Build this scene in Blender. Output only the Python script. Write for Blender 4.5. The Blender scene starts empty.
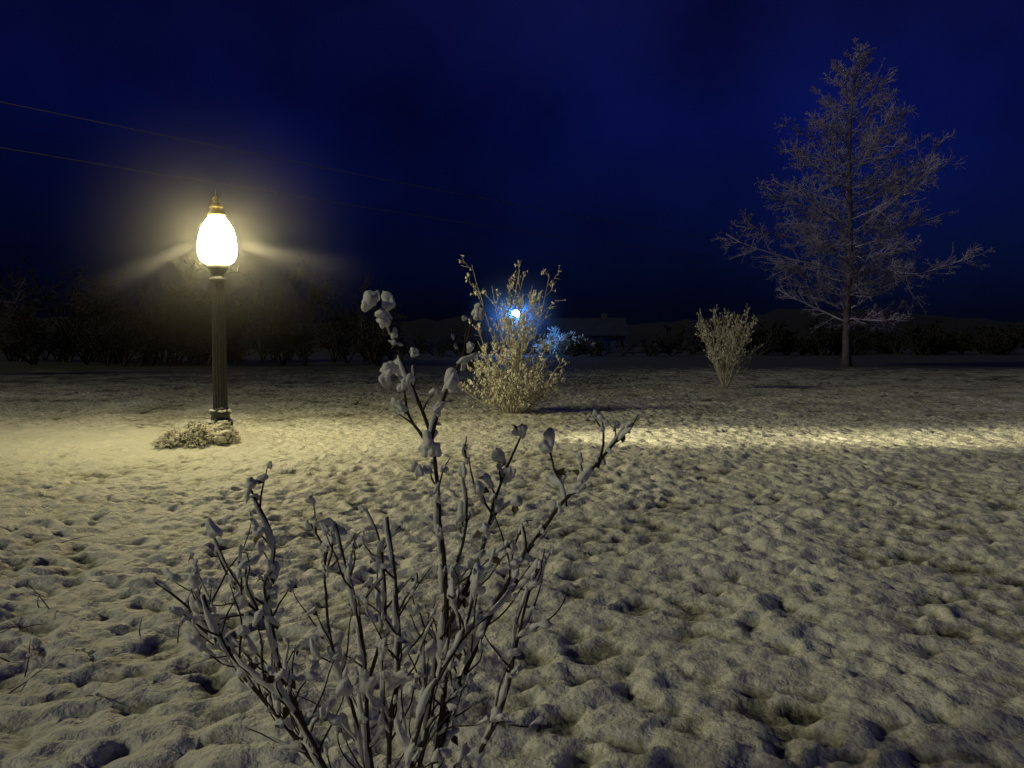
import bpy, math, random
import numpy as np
from mathutils import Vector, Matrix
random.seed(7); rng=np.random.default_rng(7)
sc=bpy.context.scene
# ---------------------------------------------------------------- helpers
def link(o):
    sc.collection.objects.link(o); return o
def empty(name,loc=(0,0,0)):
    e=bpy.data.objects.new(name,None); e.location=loc; e.empty_display_size=.2; return link(e)
PERM=np.random.default_rng(3).permutation(4096)
def hsh(i,j,s=0): return PERM[(PERM[(i+s*57)&4095]+j)&4095]
def perlin(x,y,s=0):
    xi=np.floor(x).astype(np.int64); yi=np.floor(y).astype(np.int64); xf=x-xi; yf=y-yi
    def g(i,j,dx,dy):
        a=hsh(i,j,s)*(2*math.pi/4096*7.0); return np.cos(a)*dx+np.sin(a)*dy
    u=xf**3*(xf*(xf*6-15)+10); v=yf**3*(yf*(yf*6-15)+10)
    a=g(xi,yi,xf,yf); b=g(xi+1,yi,xf-1,yf); c=g(xi,yi+1,xf,yf-1); d=g(xi+1,yi+1,xf-1,yf-1)
    return ((a*(1-u)+b*u)*(1-v)+(c*(1-u)+d*u)*v)*1.4
def worley(x,y,s=0):
    xi=np.floor(x).astype(np.int64); yi=np.floor(y).astype(np.int64)
    best=np.full(x.shape,9.0)
    for di in(-1,0,1):
        for dj in(-1,0,1):
            i=xi+di; j=yi+dj
            px=i+hsh(i,j,s+1)/4096.; py=j+hsh(i,j,s+2)/4096.
            best=np.minimum(best,(px-x)**2+(py-y)**2)
    return np.sqrt(best)
LX,LY=-4.65,12.8
def ss(a,b,v):
    t=np.clip((v-a)/(b-a),0,1); return t*t*(3-2*t)
def height(x,y):
    x=np.asarray(x,float); y=np.asarray(y,float)
    wx=x+.09*perlin(x/.21,y/.21,5)+.03*perlin(x/.07,y/.07,15); wy=y+.09*perlin(x/.21,y/.21,6)+.03*perlin(x/.07,y/.07,16)
    F=worley(wx/.165,wy/.15,1); Fb=worley(wx/.10+5,wy/.09,27)
    pit=worley(wx/.27+3.3,wy/.24+7.1,17)
    dome=1-np.clip(F,0,1)**1.5; db=1-np.clip(Fb,0,1)**1.5
    reg=.55+.7*np.clip(perlin(x/1.3,y/1.3,9)+.45,0,1)
    r2=.5+1.0*np.clip(perlin(x/.6,y/.6,39)+.4,0,1)
    smooth=1-.40*np.exp(-((y-13.2-.25*perlin(x/4,y/4,8))/1.0)**2)
    fade=1-ss(30,60,y)
    rd=1-np.abs(perlin(wx/.27,wy/.24,3))*2
    det=.060*dome*reg+.020*db*r2-.046*np.exp(-(pit/.32)**2)*r2-.018*rd*r2+.007*perlin(wx/.06,wy/.06,2)+.02*perlin(x/.5,y/.5,43)
    h=det*smooth*fade
    h+=.02*perlin(x/2.6,y/2.6,11)+.06*perlin(x/9,y/9,12)
    h+=.22*np.exp(-((x-LX)**2+(y-LY)**2)/.5)
    return h-.05
def gz(x,y): return float(height(np.array([x]),np.array([y]))[0])
class MB:
    def __init__(s): s.v=[];s.f=[];s.m=[];s.n=0
    def add(s,v,f,m=0):
        v=np.asarray(v,float).reshape(-1,3); s.v.append(v)
        n=s.n; s.f.extend([tuple(n+k for k in q) for q in f]); s.m.extend([m]*len(f)); s.n+=len(v)
    def obj(s,name,mats,smooth=True,parent=None):
        me=bpy.data.meshes.new(name); me.from_pydata(np.concatenate(s.v).tolist(),[],s.f)
        for m in mats: me.materials.append(m)
        me.polygons.foreach_set('material_index',s.m)
        me.polygons.foreach_set('use_smooth',[smooth]*len(s.f)); me.update()
        o=link(bpy.data.objects.new(name,me))
        if parent: o.parent=parent
        return o
def tube(mb,pts,rad,n=5,m=0,cap=True):
    pts=np.asarray(pts,float); k=len(pts)
    t=np.gradient(pts,axis=0); t/=np.linalg.norm(t,axis=1)[:,None]+1e-9
    ref=np.array([.3,.9,.31]) if abs(t[0][1])<.8 else np.array([1.,0,0.])
    a=np.cross(t,ref); a/=np.linalg.norm(a,axis=1)[:,None]+1e-9; b=np.cross(t,a)
    an=np.arange(n)*2*math.pi/n
    R=np.asarray(rad,float).reshape(k,-1)
    if R.shape[1]==1: R=np.repeat(R,n,1)
    v=pts[:,None,:]+R[:,:,None]*(np.cos(an)[None,:,None]*a[:,None,:]+np.sin(an)[None,:,None]*b[:,None,:])
    f=[(i*n+j,i*n+(j+1)%n,(i+1)*n+(j+1)%n,(i+1)*n+j) for i in range(k-1) for j in range(n)]
    if cap: f+= [tuple(range(n-1,-1,-1)),tuple((k-1)*n+j for j in range(n))]
    mb.add(v,f,m)
def lathe(mb,prof,cx,cy,n=32,m=0,flute=0):
    v=[]
    for r,z in prof:
        for j in range(n):
            a=2*math.pi*j/n; rr=r*(1-flute*(j%2)); v.append((cx+rr*math.cos(a),cy+rr*math.sin(a),z))
    k=len(prof)
    f=[(i*n+j,i*n+(j+1)%n,(i+1)*n+(j+1)%n,(i+1)*n+j) for i in range(k-1) for j in range(n)]
    f+=[tuple(range(n-1,-1,-1)),tuple((k-1)*n+j for j in range(n))]
    mb.add(v,f,m)
import bmesh
def ico(sub):
    bm=bmesh.new(); bmesh.ops.create_icosphere(bm,subdivisions=sub,radius=1)
    v=np.array([p.co[:] for p in bm.verts]); f=[tuple(q.index for q in p.verts) for p in bm.faces]; bm.free(); return v,f
ICO={1:ico(1),2:ico(2),3:ico(3)}
def rot(u):
    q=Vector((0,0,1)).rotation_difference(Vector(u)); return np.array(q.to_matrix())
def blob(mb,c,s,sub=2,m=1,axis=None,rough=.22):
    v,f=ICO[sub]; ph=rng.uniform(0,6,3); k=rng.uniform(1.5,2.8,3)
    d=1+rough*(np.sin(v[:,0]*k[0]*1.7+ph[0])+np.sin(v[:,1]*k[1]*1.7+ph[1])+np.sin(v[:,2]*k[2]*1.9+ph[2]))*.6
    if sub>=3: d+=.05*np.sin(v[:,0]*9+ph[1])*np.sin(v[:,1]*8+ph[2])*np.sin(v[:,2]*9+ph[0])*2
    w=v*d[:,None]*np.asarray(s)[None,:]
    if axis is not None: w=w@rot(axis).T
    mb.add(w+np.asarray(c)[None,:],f,m)
def nrm(v):
    v=np.asarray(v,float); return v/(np.linalg.norm(v)+1e-9)
def smoothline(P,step):
    P=np.asarray(P,float); P=np.vstack([2*P[0]-P[1],P,2*P[-1]-P[-2]]); out=[]
    for i in range(1,len(P)-2):
        n=max(2,int(np.linalg.norm(P[i+1]-P[i])/step))
        for k in range(n):
            t=k/n; a,b,c,d=P[i-1],P[i],P[i+1],P[i+2]
            out.append(.5*((2*b)+(-a+c)*t+(2*a-5*b+4*c-d)*t*t+(-a+3*b-3*c+d)*t**3))
    out.append(P[-2]); return np.array(out)
def grow(out,p,d,L,r,lv,mx,cfg):
    n=cfg['seg'][lv]; p=np.array(p,float); d=nrm(d); pts=[p.copy()]; ds=[d]
    for i in range(n):
        d=nrm(d+rng.normal(0,cfg['wander'][lv],3)+np.array([0,0,cfg['up'][lv]])); p=p+d*L/n; pts.append(p.copy()); ds.append(d)
    rr=np.linspace(r,r*cfg.get('tip',.45),n+1); out.append((np.array(pts),rr,lv))
    if lv<mx:
        for k in range(cfg['kids'][lv]):
            t=rng.uniform(cfg['t0'][lv],1.0); i=min(n-1,int(t*n)); q=pts[i]+(pts[i+1]-pts[i])*(t*n-i)
            rv=rng.normal(0,1,3)
            if 'flat' in cfg: rv=rv*np.array([.6,.6,1])
            perp=nrm(np.cross(ds[i],rv)); ang=math.radians(rng.uniform(*cfg['ang'][lv]))
            grow(out,q,ds[i]*math.cos(ang)+perp*math.sin(ang),L*rng.uniform(*cfg['len'][lv])*(1.15-.6*t),max(r*.55*(1-.3*t),cfg['rmin']),lv+1,mx,cfg)
# ---------------------------------------------------------------- materials
def mat(name,col,rough=.7,metal=0,noise=None,bump=None,emit=None):
    m=bpy.data.materials.new(name); m.use_nodes=True; nt=m.node_tree; b=nt.nodes['Principled BSDF']
    b.inputs['Base Color'].default_value=(*col,1); b.inputs['Roughness'].default_value=rough; b.inputs['Metallic'].default_value=metal
    tc=nt.nodes.new('ShaderNodeTexCoord')
    if noise:
        n=nt.nodes.new('ShaderNodeTexNoise'); n.inputs['Scale'].default_value=noise[0]; n.inputs['Detail'].default_value=5
        r=nt.nodes.new('ShaderNodeValToRGB'); r.color_ramp.elements[0].color=(*noise[1],1); r.color_ramp.elements[1].color=(*col,1)
        r.color_ramp.elements[0].position=.35; r.color_ramp.elements[1].position=.62
        nt.links.new(tc.outputs['Object'],n.inputs['Vector']); nt.links.new(n.outputs['Fac'],r.inputs['Fac']); nt.links.new(r.outputs['Color'],b.inputs['Base Color'])
    if bump:
        n=nt.nodes.new('ShaderNodeTexNoise'); n.inputs['Scale'].default_value=bump[0]; n.inputs['Detail'].default_value=4
        u=nt.nodes.new('ShaderNodeBump'); u.inputs['Distance'].default_value=bump[1]; u.inputs['Strength'].default_value=bump[2] if len(bump)>2 else .6
        nt.links.new(tc.outputs['Object'],n.inputs['Vector']); nt.links.new(n.outputs['Fac'],u.inputs['Height']); nt.links.new(u.outputs['Normal'],b.inputs['Normal'])
    if emit:
        b.inputs['Emission Color'].default_value=(*emit[0],1); b.inputs['Emission Strength'].default_value=emit[1]
    return m
M_snow=mat('snow_clump',(.88,.88,.86),.65,noise=(30,(.72,.72,.70)),bump=(220,.003))
M_bark=mat('bark',(.055,.040,.027),.8,noise=(60,(.025,.019,.014)),bump=(150,.002))
M_leaf=mat('dry_leaf',(.12,.085,.04),.7,noise=(40,(.05,.035,.02)))
M_frost=mat('frosted_twig',(.86,.84,.72),.75,noise=(6,(.6,.57,.45)))
M_frost1=mat('frosted_stem',(.68,.64,.50),.75,noise=(5,(.32,.28,.19)))
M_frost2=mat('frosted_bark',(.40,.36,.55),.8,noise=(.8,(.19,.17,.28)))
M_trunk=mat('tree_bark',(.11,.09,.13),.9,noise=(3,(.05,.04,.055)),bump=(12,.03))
M_dark=mat('dark_twig',(.02,.018,.018),.9,noise=(.6,(.008,.008,.008)))
M_brown=mat('brown_twig',(.06,.048,.032),.9,noise=(.4,(.014,.012,.010)))
M_post=mat('cast_metal',(.055,.055,.05),.45,.2,noise=(25,(.03,.03,.028)),bump=(90,.002,.3))
M_brass=mat('gilded_metal',(.75,.58,.2),.5,.35,noise=(30,(.5,.36,.12)))
M_globe=mat('lamp_glass',(.9,.9,.8),.3,emit=((1,.86,.42),138))
M_wire=mat('wire',(.18,.16,.14),.6)
M_wood=mat('weathered_wood',(.05,.04,.03),.9,noise=(5,(.03,.025,.02)))
M_wall=mat('house_siding',(.03,.035,.05),.8,noise=(3,(.02,.025,.03)))
M_roof=mat('dark_shingles',(.02,.025,.035),.8,noise=(1.2,(.01,.012,.016)),bump=(8,.05))
M_glassd=mat('window_glass',(.02,.03,.05),.15)
M_blue=mat('blue_light_glass',(.3,.6,.9),.3,emit=((.05,.28,1.0),330))
def ground_mat():
    m=bpy.data.materials.new('snowy_grass'); m.use_nodes=True; nt=m.node_tree; N=nt.nodes.new; K=nt.links.new; b=nt.nodes['Principled BSDF']
    b.inputs['Roughness'].default_value=.60
    at=N('ShaderNodeAttribute'); at.attribute_name='grass_and_light'  # grass cover in the pits, with painted light falloff and lit strip mixed in
    tc=N('ShaderNodeTexCoord')
    n=N('ShaderNodeTexNoise'); n.inputs['Scale'].default_value=13; n.inputs['Detail'].default_value=8; n.inputs['Roughness'].default_value=.72
    K(tc.outputs['Object'],n.inputs['Vector'])
    ad=N('ShaderNodeMath'); ad.operation='ADD'; K(at.outputs['Fac'],ad.inputs[0])
    mu=N('ShaderNodeMath'); mu.operation='MULTIPLY_ADD'; mu.inputs[1].default_value=1.4; mu.inputs[2].default_value=-.70; K(n.outputs['Fac'],mu.inputs[0]); K(mu.outputs[0],ad.inputs[1])
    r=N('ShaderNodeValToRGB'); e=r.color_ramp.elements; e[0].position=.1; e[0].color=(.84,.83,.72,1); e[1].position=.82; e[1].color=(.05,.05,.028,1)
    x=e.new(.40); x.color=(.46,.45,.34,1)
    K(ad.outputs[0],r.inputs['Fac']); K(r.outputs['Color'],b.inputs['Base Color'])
    n2=N('ShaderNodeTexNoise'); n2.inputs['Scale'].default_value=60; n2.inputs['Detail'].default_value=6; K(tc.outputs['Object'],n2.inputs['Vector'])
    n3=N('ShaderNodeTexNoise'); n3.inputs['Scale'].default_value=13; n3.inputs['Detail'].default_value=5; K(tc.outputs['Object'],n3.inputs['Vector'])
    u=N('ShaderNodeBump'); u.inputs['Distance'].default_value=.012; u.inputs['Strength'].default_value=.6; K(n2.outputs['Fac'],u.inputs['Height'])
    u2=N('ShaderNodeBump'); u2.inputs['Distance'].default_value=.06; u2.inputs['Strength'].default_value=.6; K(n3.outputs['Fac'],u2.inputs['Height']); K(u.outputs['Normal'],u2.inputs['Normal'])
    K(u2.outputs['Normal'],b.inputs['Normal']); return m
# ---------------------------------------------------------------- ground
def axis(segs):
    out=[]
    for a,b,s in segs: out+=list(np.arange(a,b,s))
    return out
pos=axis([(0,5.5,.03),(5.5,13,.052),(13,22,.18),(22,45,.6),(45,120,3),(120,460,20)])
xs=np.array([-v for v in pos[:0:-1]]+pos)
ys=np.array(axis([(-30,-2,1),(-2,1.8,.12),(1.8,9,.027),(9,17,.045),(17,30,.1),(30,50,.3),(50,120,2),(120,470,20)]))
X,Y=np.meshgrid(xs,ys); Z=height(X,Y); nx,ny=len(xs),len(ys)
V=np.stack([X,Y,Z],-1).reshape(-1,3)
ii=(np.arange(ny-1)[:,None]*nx+np.arange(nx-1)[None,:]).reshape(-1)
F=np.stack([ii,ii+1,ii+nx+1,ii+nx],1)
me=bpy.data.meshes.new('snowy_ground'); me.vertices.add(len(V)); me.vertices.foreach_set('co',V.ravel())
me.loops.add(F.size); me.loops.foreach_set('vertex_index',F.ravel().astype(np.int32))
me.polygons.add(len(F)); me.polygons.foreach_set('loop_start',np.arange(0,F.size,4,dtype=np.int32)); me.polygons.foreach_set('loop_total',np.full(len(F),4,dtype=np.int32))
me.update(); me.polygons.foreach_set('use_smooth',np.ones(len(F),bool))
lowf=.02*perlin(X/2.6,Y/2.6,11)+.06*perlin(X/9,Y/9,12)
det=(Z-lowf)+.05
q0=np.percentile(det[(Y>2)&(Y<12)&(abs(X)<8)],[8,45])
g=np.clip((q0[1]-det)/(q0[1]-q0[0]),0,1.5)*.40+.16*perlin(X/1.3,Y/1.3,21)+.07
g=g+.42*ss(16,34,Y)*(1-.45*ss(0,10,X))+.18*ss(14.6,17,Y)+.30*ss(34,60,Y)-.40*np.exp(-((Y-13.2)/1.3)**2)  # light painted into the colour: far ground darkened, lit strip across lightened
at=me.attributes.new('grass_and_light','FLOAT','POINT'); at.data.foreach_set('value',g.ravel().astype(np.float32))
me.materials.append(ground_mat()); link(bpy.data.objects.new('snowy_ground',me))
# ---------------------------------------------------------------- street lamp
lamp=empty('street_lamp',(0,0,0)); bz=gz(LX,LY)
mb=MB(); lathe(mb,[(.19,bz-.1),(.19,.28),(.17,.31),(.15,.34),(.14,.40),(.155,.42),(.155,.46),(.125,.50),(.118,.53)],LX,LY,32); mb.obj('base',[M_post],True,lamp)
mb=MB(); lathe(mb,[(.112,.52),(.108,1.6),(.100,2.52)],LX,LY,32,0,.10); mb.obj('fluted_post',[M_post],False,lamp)
mb=MB(); lathe(mb,[(.10,2.51),(.13,2.54),(.13,2.57),(.10,2.60),(.10,2.64),(.15,2.70),(.17,2.74),(.17,2.80),(.15,2.81)],LX,LY,32); mb.obj('collar',[M_post],True,lamp)
mb=MB(); lathe(mb,[(.18,2.805),(.24,2.84),(.28,2.91),(.295,3.00),(.29,3.12),(.275,3.23),(.25,3.32),(.245,3.345),(.22,3.38),(.18,3.45),(.13,3.52),(.12,3.54)],LX,LY,24); mb.obj('glass_globe',[M_globe],True,lamp)
mb=MB(); lathe(mb,[(.13,3.545),(.135,3.57),(.11,3.60),(.09,3.66),(.105,3.68),(.10,3.70),(.055,3.74),(.04,3.77),(.06,3.80),(.055,3.83),(.025,3.86),(.012,3.92),(.004,3.97)],LX,LY,24); mb.obj('finial',[M_brass],True,lamp)
mb=MB()
for k in range(20):
    a=rng.uniform(0,6.28); blob(mb,(LX+.14*math.cos(a),LY+.14*math.sin(a),.475+rng.uniform(-.01,.01)),(.035,.035,.018),2,0)
for k in range(18):
    a=rng.uniform(0,6.28); blob(mb,(LX+.18*math.cos(a),LY+.18*math.sin(a),.31),(.045,.045,.022),2,0)
mb.obj('snow_on_base',[M_snow],True,lamp)
def spot(name,sx,tgt,W,size):
    l=bpy.data.lights.new(name,'SPOT'); l.energy=W; l.color=(1,.88,.50); l.spot_size=math.radians(size); l.spot_blend=1.0; l.shadow_soft_size=.08
    o=link(bpy.data.objects.new(name,l)); p=Vector((LX+sx,LY,3.12)); o.location=p
    o.rotation_euler=(Vector(tgt)-p).to_track_quat('-Z','Y').to_euler(); o.parent=lamp
spot('strip_fill_right_far',.36,(9.8,13.3,0),7600,17)  # extra spots added beside the globe to brighten the strip of ground
spot('strip_fill_right_mid',.36,(3.4,13.3,0),2600,25)
spot('strip_fill_left',-.36,(-12,13.3,0),5200,20)
# snow-dusted plant at the foot of the lamp
mb=MB()
for k in range(900):
    a=rng.uniform(0,6.28); r=math.sqrt(rng.uniform(0,1)); x=LX-.16+r*.60*math.cos(a); y=LY-.55+r*.42*math.sin(a)
    z=gz(x,y); hh=.20*(1-r*r)**.6*(.8+.5*math.sin(x*13)*math.sin(y*11)); c=np.array([x,y,z+hh])
    d=nrm([math.cos(a)*r,math.sin(a)*r,.35+rng.uniform(0,.5)]+rng.normal(0,.35,3)); L=rng.uniform(.05,.14)
    p0=c-d*.06; p1=c+d*L*.5; p2=c+d*L+[0,0,-.02]
    tube(mb,[p0,p1,p2],[.007,.006,.003],3,0 if rng.random()<.3 else 1)
    if rng.random()<.85: blob(mb,p1+[0,0,.006],(.022*rng.uniform(.6,1.5),.02,.012),1,1,rough=.3)
for k in range(40):
    a=rng.uniform(0,6.28); r=rng.uniform(0,.9); x=LX-.16+r*.57*math.cos(a); y=LY-.55+r*.4*math.sin(a)
    blob(mb,(x,y,gz(x,y)+.18*(1-r*r)**.6),(.085*rng.uniform(.6,1.3),.075,.05),2,1,rough=.3)
mb.obj('groundcover_plant',[M_leaf,M_frost])
# ---------------------------------------------------------------- foreground shrub
FX,FY=-.36,2.25; fz=gz(FX,FY)
mb=MB(); S=[]
def st(pts,r0,r1):
    P=smoothline(pts,.03); P=P+np.cumsum(rng.normal(0,.0014,P.shape),0)
    S.append((P,np.linspace(r0,r1,len(P)))); return P
st([(0.05,0,0),(.14,.0,.42),(.16,.02,.75),(.145,.03,1.05),(.12,.02,1.30),(.055,0,1.49),(.01,-.01,1.62),(-.015,-.02,1.69)],.011,.004)
st([(.125,.02,1.29),(.165,.02,1.42),(.225,.03,1.54),(.265,.04,1.67)],.006,.003)
st([(.115,.02,1.31),(.06,.06,1.38),(.035,.08,1.47)],.005,.003)
st([(0.08,0,0),(.16,.03,.43),(.25,.06,.67),(.36,.08,.89),(.49,.10,1.08),(.60,.10,1.21),(.71,.11,1.34)],.012,.004)
st([(.52,.10,1.11),(.515,.12,1.17),(.49,.12,1.22),(.475,.12,1.30)],.005,.0025)
st([(.61,.10,1.22),(.625,.09,1.29),(.62,.09,1.36)],.005,.0025)
st([(.36,.08,.89),(.40,.0,1.0),(.395,-.02,1.08)],.005,.0025)
st([(.155,.02,.74),(.26,.08,.96),(.31,.1,1.14),(.35,.12,1.24),(.385,.12,1.32)],.008,.003)
st([(.30,.09,1.09),(.25,.1,1.17),(.235,.1,1.24)],.004,.002)
st([(-.03,0,0),(-.20,.02,.34),(-.42,.04,.62),(-.58,.03,.84),(-.66,.02,.91)],.011,.003)
st([(-.40,.04,.60),(-.50,.12,.72),(-.60,.16,.90)],.005,.0025)
st([(-.02,0,0),(-.18,-.03,.42),(-.28,-.05,.70),(-.30,-.06,.92),(-.285,-.05,1.05),(-.35,-.05,1.2)],.010,.003)
st([(-.29,-.06,.80),(-.38,-.08,.90),(-.44,-.08,1.02)],.005,.0025)
st([(0,0,0),(-.06,.05,.4),(-.09,.08,.72),(-.15,.1,.98),(-.17,.1,1.06)],.010,.003)
st([(0.02,0,0),(.02,-.05,.43),(.06,-.09,.72),(.05,-.09,.95),(.03,-.1,1.12)],.010,.003)
st([(0.03,0,0),(.10,.09,.40),(.16,.14,.78),(.22,.18,1.02),(.21,.2,1.18)],.009,.003)
st([(-.06,.07,.6),(-.01,.1,.8),(-.03,.12,1.0),(-.07,.12,1.1)],.006,.0025)
st([(0.05,0,0),(.2,-.08,.33),(.33,-.12,.6),(.38,-.13,.84),(.42,-.12,.98)],.009,.003)
st([(-.03,0,0),(-.14,-.08,.35),(-.24,-.14,.6),(-.40,-.16,.76),(-.47,-.17,.93)],.009,.003)
st([(0.0,0,0),(.08,-.1,.35),(.13,-.16,.62),(.24,-.18,.85),(.27,-.19,1.0)],.008,.003)
st([(-.02,.0,0),(-.10,.12,.38),(-.2,.18,.68),(-.22,.2,.92),(-.26,.2,1.02)],.008,.003)
main=list(S)
for P,R in main:
    L=len(P); nk=int(L*.46)
    for k in range(nk):
        i=int(rng.uniform(.22,.97)*L)
        if P[i][2]>1.2 and rng.random()<.5: continue
        t=nrm(P[min(i+1,L-1)]-P[i-1]); perp=nrm(np.cross(t,rng.normal(0,1,3))); a=math.radians(rng.uniform(28,60))
        d=nrm(t*math.cos(a)+perp*math.sin(a)+[0,0,.15]); ln=rng.uniform(.03,.12) if P[i][2]>.9 else rng.uniform(.07,.28)
        q=[P[i]]
        for s in range(5): d=nrm(d+rng.normal(0,.16,3)+[0,0,.08]); q.append(q[-1]+d*ln/5)
        Q=smoothline(q,.02); S.append((Q,np.linspace(.0034,.0014,len(Q))))
off=np.array([FX,FY,fz])
for P,R in S:
    tube(mb,P+off,R,7,0)
    s=0; L=len(P); thin=R[0]<.0036
    while s<L-2:
        run=int(rng.integers(2,8)); e=min(L-1,s+run)
        if rng.random()<(.45 if thin else .62) and P[s][2]>.25:
            seg=P[s:e+1]
            if len(seg)>=3:
                n=8; k=len(seg); w=np.sin(np.linspace(.15,math.pi-.15,k))**.6
                base=R[s]*.78+rng.uniform(.002,.0065)
                rr=(w*base*rng.uniform(.6,1.35,k))[:,None]*rng.uniform(.75,1.22,(k,n))
                tt=nrm(seg[-1]-seg[0]); up=np.array([-.5,-.15,1]); side=nrm(up-tt*np.dot(tt,up))
                tube(mb,seg+off+side*(R[s]*1.0+base*.35),rr,n,1)
        s=e+int(rng.integers(0,3))
    for k in range(1+L//8):
        i=L-1 if k==0 else int(rng.uniform(.2,.98)*L)
        if P[i][2]<.35: continue
        if k==0 and rng.random()<.45: continue
        big=rng.uniform(.006,.011) if rng.random()<.70 else rng.uniform(.012,.021)
        t=nrm(P[i]-P[max(0,i-2)]); ax=nrm(t+rng.normal(0,.5,3)+[0,0,-.2 if rng.random()<.5 else .4])
        c=P[i]+off+rng.normal(0,.004,3)+[0,-.003,big*.4]
        blob(mb,c,(big*rng.uniform(.55,.95),big*rng.uniform(.55,.95),big*rng.uniform(1.0,1.8)),3,1,ax,.36)
        if rng.random()<.5:
            u=nrm(rng.normal(0,1,3)-[0,0,.8]); w=nrm(np.cross(u,rng.normal(0,1,3))); l=big*2.4
            a0=c; mb.add([a0,a0+u*l*.5+w*l*.32,a0+u*l+rng.normal(0,.003,3),a0+u*l*.5-w*l*.3],[(0,1,2,3)],2)
for c,s in [((-.015,-.02,1.70),.033),((.0,-.02,1.65),.024),((.268,.04,1.685),.024),((.01,0,1.50),.028),((.06,.0,1.47),.022),((.03,.08,1.52),.020),((.15,.02,1.41),.020),((.19,.02,1.47),.024),((.24,.03,1.58),.015),((.385,.12,1.335),.018),((.13,.01,1.30),.030),((.11,.0,1.23),.022),((.15,.03,1.05),.016),((-.36,-.05,1.17),.015),((.35,.1,1.2),.020),((.31,.1,1.1),.022),((.7,.11,1.34),.014),((.62,.1,1.24),.015),((.5,.1,1.1),.016),((.4,.08,.95),.020),((.37,-.02,.98),.02),((-.3,-.06,.9),.018),((-.5,.03,.75),.018)]:
    for k in range(4): blob(mb,off+c+rng.normal(0,s*.42,3),(s*.5,s*.48,s*.72),3,1,nrm(rng.normal(0,.5,3)+[0,0,1]),.34)
mb.obj('snowy_shrub',[M_bark,M_snow,M_leaf])
# ---------------------------------------------------------------- bushes in the middle distance
def bush(name,cx,cy,stems,cfg,mx,blobp,bs,mats,n=4):
    z=gz(cx,cy); out=[]
    for (dx,dy,dz,L) in stems: grow(out,(cx+dx*.10,cy+dy*.10,z-.05),(dx,dy,dz),L,cfg['r0'],0,mx,cfg)
    mb=MB()
    for P,R,lv in out:
        tube(mb,P,R,n if lv<2 else 3,0 if lv==0 else 1)
        if lv>=1:
            for q in range(1,len(P)):
                if rng.random()<blobp:
                    s=bs*rng.uniform(.5,1.4); blob(mb,P[q]+rng.normal(0,s*.5,3),(s*.5,s*.5,s*rng.uniform(.8,1.4)),1,2,nrm(rng.normal(0,.6,3)+[0,0,1]),.35)
    mb.obj(name,mats)
st_=[]
for k in range(12):
    a=k*2.4; q=rng.uniform(.02,.26); st_.append((q*math.cos(a)+.0,q*math.sin(a),1,rng.uniform(2.2,3.45)))
for k in range(38):
    a=k*2.4; s=rng.uniform(.4,1.5); st_.append((s*math.cos(a),s*math.sin(a),1,rng.uniform(1.1,1.65)*(1.25 if s<.7 else 1)))
bush('frosted_bush',0,17.6,st_,dict(seg=[9,5,3],wander=[.06,.13,.18],up=[.03,.10,.08],kids=[11,4,0],t0=[.2,.25,0],ang=[(24,52),(25,55)],len=[(.14,.28),(.35,.6)],rmin=.0065,r0=.013),2,.34,.032,[M_frost1,M_frost1,M_frost])
st_=[]
for k in range(30):
    a=k*2.4; s=rng.uniform(.05,.60); st_.append((s*math.cos(a),s*math.sin(a),1,rng.uniform(1.8,2.8)))
bush('frosted_bush',7.1,26.8,st_,dict(seg=[8,5,3],wander=[.05,.11,.16],up=[.0,.08,.08],kids=[10,3,0],t0=[.28,.25,0],ang=[(18,42),(25,50)],len=[(.14,.28),(.35,.6)],rmin=.008,r0=.014),2,.16,.035,[M_frost1,M_frost1,M_frost])
# ---------------------------------------------------------------- tall frosted tree
def tall_tree(name,cx,cy,H,Wd,seed):
    global rng; keep=rng; rng=np.random.default_rng(seed)
    z=gz(cx,cy); mb=MB(); k=24
    P=np.array([[cx+.25*math.sin(i*.33)*i/k,cy+.2*math.sin(i*.4),z-.2+H*i/k] for i in range(k+1)]); R=np.linspace(.26,.02,k+1); R[0]=.36
    tube(mb,P,R,10,0); out=[]
    cfg=dict(seg=[8,5,3,2],wander=[.09,.15,.2,.2],up=[.03,.03,.02,0],kids=[15,6,2,0],t0=[.15,.2,.2,0],ang=[(25,52),(28,55),(30,60)],len=[(.20,.38),(.35,.6),(.4,.6)],rmin=.0165,tip=.5,flat=1)
    nl=98
    for i in range(nl):
        t=.14+.85*(i/nl)**.95; j=min(k-1,int(t*k)); p=P[j]+(P[j+1]-P[j])*(t*k-j)
        prof=np.interp(t,[.12,.2,.32,.45,.58,.72,.85,.94,1],[.78,.98,1.05,.98,.82,.58,.36,.20,.10])
        L=Wd*prof*rng.uniform(.58,1.08); az=i*2.399+rng.uniform(-.4,.4); el=math.radians(rng.uniform(-4,20)+t*t*34)
        grow(out,p,(math.cos(az)*math.cos(el),math.sin(az)*math.cos(el),math.sin(el)),L,.05*(1.3-t),0,2 if t>.75 else 3,cfg)
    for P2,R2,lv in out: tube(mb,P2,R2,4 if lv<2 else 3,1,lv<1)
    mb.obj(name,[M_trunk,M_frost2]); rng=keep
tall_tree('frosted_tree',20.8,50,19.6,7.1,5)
def scrub(mb,cx,cy,H,m=0,thin=.03,ns=5,sp=.45):
    out=[]; cfg=dict(seg=[5,4,3],wander=[.12,.2,.25],up=[.05,.05,.02],kids=[9,6,0],t0=[.2,.15,0],ang=[(25,60),(25,65)],len=[(.3,.5),(.35,.6)],rmin=thin)
    for k in range(ns):
        a=rng.uniform(0,6.28); grow(out,(cx,cy,-.2),(sp*math.cos(a),sp*math.sin(a),1),H*rng.uniform(.6,1),thin*2,0,2,cfg)
    for P,R,lv in out: tube(mb,P,R,3,m,False)
mb=MB()
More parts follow.
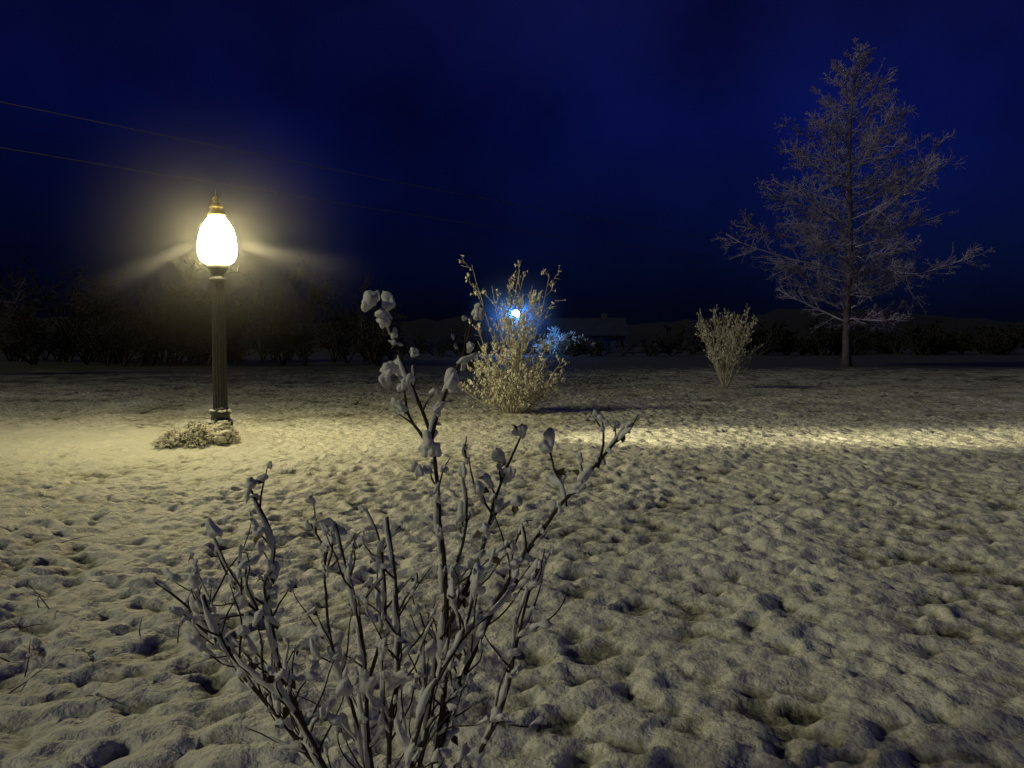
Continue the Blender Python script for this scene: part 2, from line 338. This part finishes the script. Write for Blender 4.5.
for k in range(4): scrub(mb,-25+rng.normal(0,.5),38+rng.normal(0,.6),4.9,0,.022)
M_dim=mat('dim_frosted_twig',(.20,.16,.15),.9,noise=(1,(.08,.065,.06)))
mb.obj('bare_tree',[M_dim])
mb=MB()
for k in range(64):
    d=rng.uniform(50,66); px=rng.uniform(-.66,-.12); scrub(mb,px*d,d,rng.uniform(2.5,5.2)+(3 if rng.random()<.2 else 0),1,.035)
for k in range(130):
    d=rng.uniform(84,130); px=rng.uniform(-.15,.75)
    if -.03<px<.06: continue
    if px<.19: scrub(mb,px*d,rng.uniform(78,87),rng.uniform(1.6,3.2),0,.05,3,.9); continue
    scrub(mb,px*d,d,rng.uniform(2.2,4.6),0,.07,5,.8)
mb.obj('distant_treeline',[M_dark,M_brown])
mb=MB()
for (x,y,H) in [(4.6,92,2.8),(5.8,93.0,3.6),(7.2,92.6,2.9),(8.4,93.3,2.4),(3.4,94,2.4)]: scrub(mb,x,y,H,0,.06,5,.7)
mb.obj('snowy_hedge',[M_frost])
mb=MB(); xs2=np.linspace(-420,420,240); v=[];f=[]
for j,(yy,sc_) in enumerate([(170,0),(190,.7),(215,1),(260,1.15)]):
    for x in xs2:
        hh=(6.5+4*float(perlin(np.array([x/60.]),np.array([j*.2+3]),31)[0])+1.6*float(perlin(np.array([x/5.]),np.array([j*1.3]),32)[0]))*sc_
        v.append((x,yy+abs(x)*-.1,hh-.3))
n=len(xs2)
for j in range(3):
    for i in range(n-1): f.append((j*n+i,j*n+i+1,(j+1)*n+i+1,(j+1)*n+i))
mb.add(v,f,0); mb.obj('hills',[mat('wooded_hill',(.005,.006,.014),.95,noise=(.3,(.003,.004,.009)),bump=(1,.5))])
# ---------------------------------------------------------------- distant house in the dark
hs=empty('house',(0,0,0)); hx,hy=9.4,103; w,dp,eh,rh=4.6,4,2.3,4.2
mb=MB(); mb.add([(hx-w,hy-dp,-.3),(hx+w,hy-dp,-.3),(hx+w,hy+dp,-.3),(hx-w,hy+dp,-.3),(hx-w,hy-dp,eh),(hx+w,hy-dp,eh),(hx+w,hy+dp,eh),(hx-w,hy+dp,eh),(hx-w,hy,rh-.12),(hx+w,hy,rh-.12)],
 [(0,1,5,4),(1,2,6,9,5),(2,3,7,6),(3,0,4,8,7)]); mb.obj('walls',[M_wall],False,hs)
mb=MB()
for sg in(-1,1):
    y0=hy+sg*(dp+.5); a=[(hx-w-.4,y0,eh-.2),(hx+w+.4,y0,eh-.2),(hx+w+.4,hy,rh),(hx-w-.4,hy,rh)]
    a+= [(p[0],p[1],p[2]+.22) for p in a]; mb.add(a,[(0,1,2,3),(4,5,6,7),(0,1,5,4),(1,2,6,5),(3,0,4,7)])
mb.obj('roof',[M_roof],False,hs)
def box(mb,c,s,m=0):
    x,y,z=c;a,b,d=s
    v=[(x+i*a,y+j*b,z+k*d) for i in(-1,1) for j in(-1,1) for k in(-1,1)]
    mb.add(v,[(0,1,3,2),(4,6,7,5),(0,4,5,1),(2,3,7,6),(0,2,6,4),(1,5,7,3)],m)
mb=MB()
for x in(-3.4,-1.4,2.0,3.6): box(mb,(hx+x,hy-dp-.03,1.3),(.45,.05,.55))
mb.obj('windows',[M_glassd],False,hs)
mb=MB(); box(mb,(hx+.4,hy-dp-.04,.9),(.45,.05,.98)); mb.obj('door',[M_wood],False,hs)
mb=MB(); box(mb,(hx+2.5,hy+.8,rh+.1),(.35,.35,.7)); mb.obj('chimney',[M_wood],False,hs)
def yard(x,y,z,r):
    e=empty('yard_light',(0,0,0)); mb=MB(); tube(mb,[(x,y,-.3),(x,y,z-.3)],[.08,.06],8); mb.obj('pole',[M_wood],True,e)
    mb=MB(); lathe(mb,[(r*1.2,z+r*.9),(r*1.0,z+r*1.15),(r*.2,z+r*1.5)],x,y,16); mb.obj('hood',[M_post],True,e)
    mb=MB(); v,f=ICO[2]; mb.add(v*r+np.array([x,y,z]),f); mb.obj('lamp_head',[M_blue],True,e)
yard(.42,92,4.6,.42)
# ---------------------------------------------------------------- power line
pl=empty('power_line',(0,0,0))
def pole(x,y,h):
    mb=MB(); tube(mb,[(x,y,-.5),(x,y,h+.6)],[.17,.12],12); box(mb,(x,y,h-.05),(.06,.9,.06))
    for s in(-.7,.7): lathe(mb,[(.05,h+.01),(.06,h+.08),(.03,h+.14)],x,y+s,10)
    mb.obj('pole',[M_wood],False,pl)
pole(37.8,90,10.6); pole(-42,-7,9.2)
def wire(a,b,sag,r):
    a=np.array(a);b=np.array(b); t=np.linspace(0,1,70); P=a+(b-a)*t[:,None]; P[:,2]-=4*sag*t*(1-t); mb=MB(); tube(mb,P,np.full(70,r),5); mb.obj('wire',[M_wire],True,pl)
wire((-42,-7.2,9.6),(37.8,89.3,10.7),1.3,.015)
wire((-42,-6.8,8.3),(37.8,90.7,9.6),1.35,.015)
# dead weeds poking through the snow
mb=MB()
for (cx,cy,nn) in [(-3.0,4.6,9),(-2.2,3.5,7),(-2.45,3.75,6),(-3.6,6.2,6),(-1.95,4.1,4)]:
    for k in range(nn):
        x=cx+rng.normal(0,.16); y=cy+rng.normal(0,.16); z=gz(x,y); d=nrm([rng.normal(0,.8),rng.normal(0,.6),.45]); L=rng.uniform(.12,.32)
        p=[np.array([x,y,z-.01])]
        for s in range(4): d=nrm(d+rng.normal(0,.12,3)-[0,0,.12]); p.append(p[-1]+d*L/4)
        tube(mb,p,np.linspace(.004,.0018,5),5,0)
        if rng.random()<.5: blob(mb,p[2]+[0,0,.006],(.012,.012,.008),2,1)
mb.obj('dead_weeds',[M_leaf,M_snow])
# ---------------------------------------------------------------- mist spheres added to give the lamps a glow halo
def halo_mist(name,c,r,dens,col,pw):
    m=bpy.data.materials.new(name); m.use_nodes=True; nt=m.node_tree; nt.nodes.clear(); N=nt.nodes.new; K=nt.links.new
    o=N('ShaderNodeOutputMaterial'); s=N('ShaderNodeVolumeScatter'); s.inputs['Color'].default_value=(*col,1); s.inputs['Anisotropy'].default_value=0
    tc=N('ShaderNodeTexCoord'); ln=N('ShaderNodeVectorMath'); ln.operation='LENGTH'; K(tc.outputs['Object'],ln.inputs[0])
    mr=N('ShaderNodeMapRange'); mr.inputs['From Min'].default_value=0; mr.inputs['From Max'].default_value=r*.98; mr.inputs['To Min'].default_value=1; mr.inputs['To Max'].default_value=0; K(ln.outputs['Value'],mr.inputs['Value'])
    p=N('ShaderNodeMath'); p.operation='POWER'; p.inputs[1].default_value=pw; K(mr.outputs[0],p.inputs[0])
    q=N('ShaderNodeMath'); q.operation='MULTIPLY'; q.inputs[1].default_value=dens; K(p.outputs[0],q.inputs[0]); K(q.outputs[0],s.inputs['Density'])
    K(s.outputs[0],o.inputs['Volume']); mb=MB(); v,f=ICO[3]; mb.add(v*r,f); ob=mb.obj(name,[m]); ob.location=c
halo_mist('halo_mist',(LX,LY,3.15),2.9,.034,(1,.98,.92),2.6)
halo_mist('halo_mist',(.42,92,4.6),7,.12,(.8,.9,1),2.5)
# ---------------------------------------------------------------- light
el=math.radians(27); az=math.atan2(.38,.90)
d=Vector((math.cos(az)*math.cos(el),math.sin(az)*math.cos(el),-math.sin(el)))
l=bpy.data.lights.new('fill_sun','SUN'); l.energy=.66; l.angle=math.radians(5); l.color=(1,.97,.68)  # warm sun added as general fill from behind left
o=link(bpy.data.objects.new('fill_sun',l)); o.rotation_euler=d.to_track_quat('-Z','Y').to_euler(); o.location=(-20,-12,14)
wd=bpy.data.worlds.new('World'); sc.world=wd; wd.use_nodes=True; nt=wd.node_tree; N=nt.nodes.new; K=nt.links.new
bg=nt.nodes['Background']; tc=N('ShaderNodeTexCoord'); sp=N('ShaderNodeSeparateXYZ'); K(tc.outputs['Generated'],sp.inputs[0])
rz=N('ShaderNodeValToRGB'); e=rz.color_ramp.elements; e[0].position=.03; e[0].color=(.0008,.0014,.006,1); e[1].position=.6; e[1].color=(.0045,.0040,.026,1)
x=e.new(.09); x.color=(.0010,.0026,.017,1); x=e.new(.25); x.color=(.0014,.0034,.044,1)
K(sp.outputs['Z'],rz.inputs['Fac'])
mr=N('ShaderNodeMapRange'); mr.inputs['From Min'].default_value=-.6; mr.inputs['From Max'].default_value=.3; mr.inputs['To Min'].default_value=.45; mr.inputs['To Max'].default_value=1.15; K(sp.outputs['X'],mr.inputs['Value'])
nz=N('ShaderNodeTexNoise'); nz.inputs['Scale'].default_value=3.2; nz.inputs['Detail'].default_value=5; K(tc.outputs['Generated'],nz.inputs['Vector'])
m2=N('ShaderNodeMapRange'); m2.inputs['From Min'].default_value=.3; m2.inputs['From Max'].default_value=.7; m2.inputs['To Min'].default_value=.45; m2.inputs['To Max'].default_value=1.55; K(nz.outputs['Fac'],m2.inputs['Value'])
mm=N('ShaderNodeMath'); mm.operation='MULTIPLY'; K(mr.outputs[0],mm.inputs[0]); K(m2.outputs[0],mm.inputs[1])
sky=N('ShaderNodeTexSky'); sky.sky_type='NISHITA'; sky.sun_disc=False; sky.sun_elevation=math.radians(-4); sky.sun_rotation=math.radians(247)
vs=N('ShaderNodeVectorMath'); vs.operation='SCALE'; K(rz.outputs['Color'],vs.inputs[0]); K(mm.outputs[0],vs.inputs['Scale'])
v2=N('ShaderNodeVectorMath'); v2.operation='SCALE'; v2.inputs['Scale'].default_value=.002; K(sky.outputs[0],v2.inputs[0])
va=N('ShaderNodeVectorMath'); va.operation='ADD'; K(vs.outputs[0],va.inputs[0]); K(v2.outputs[0],va.inputs[1]); K(va.outputs[0],bg.inputs['Color']); bg.inputs['Strength'].default_value=1.1
sc.view_settings.view_transform='Standard'; sc.view_settings.look='None'; sc.view_settings.exposure=0
# ---------------------------------------------------------------- camera
c=bpy.data.cameras.new('camera'); c.lens=28.3; c.sensor_width=36; c.clip_end=1500; c.clip_start=.05
o=link(bpy.data.objects.new('camera',c)); o.location=(0,0,1.6); o.rotation_euler=(math.radians(90-3.13),0,0); sc.camera=o
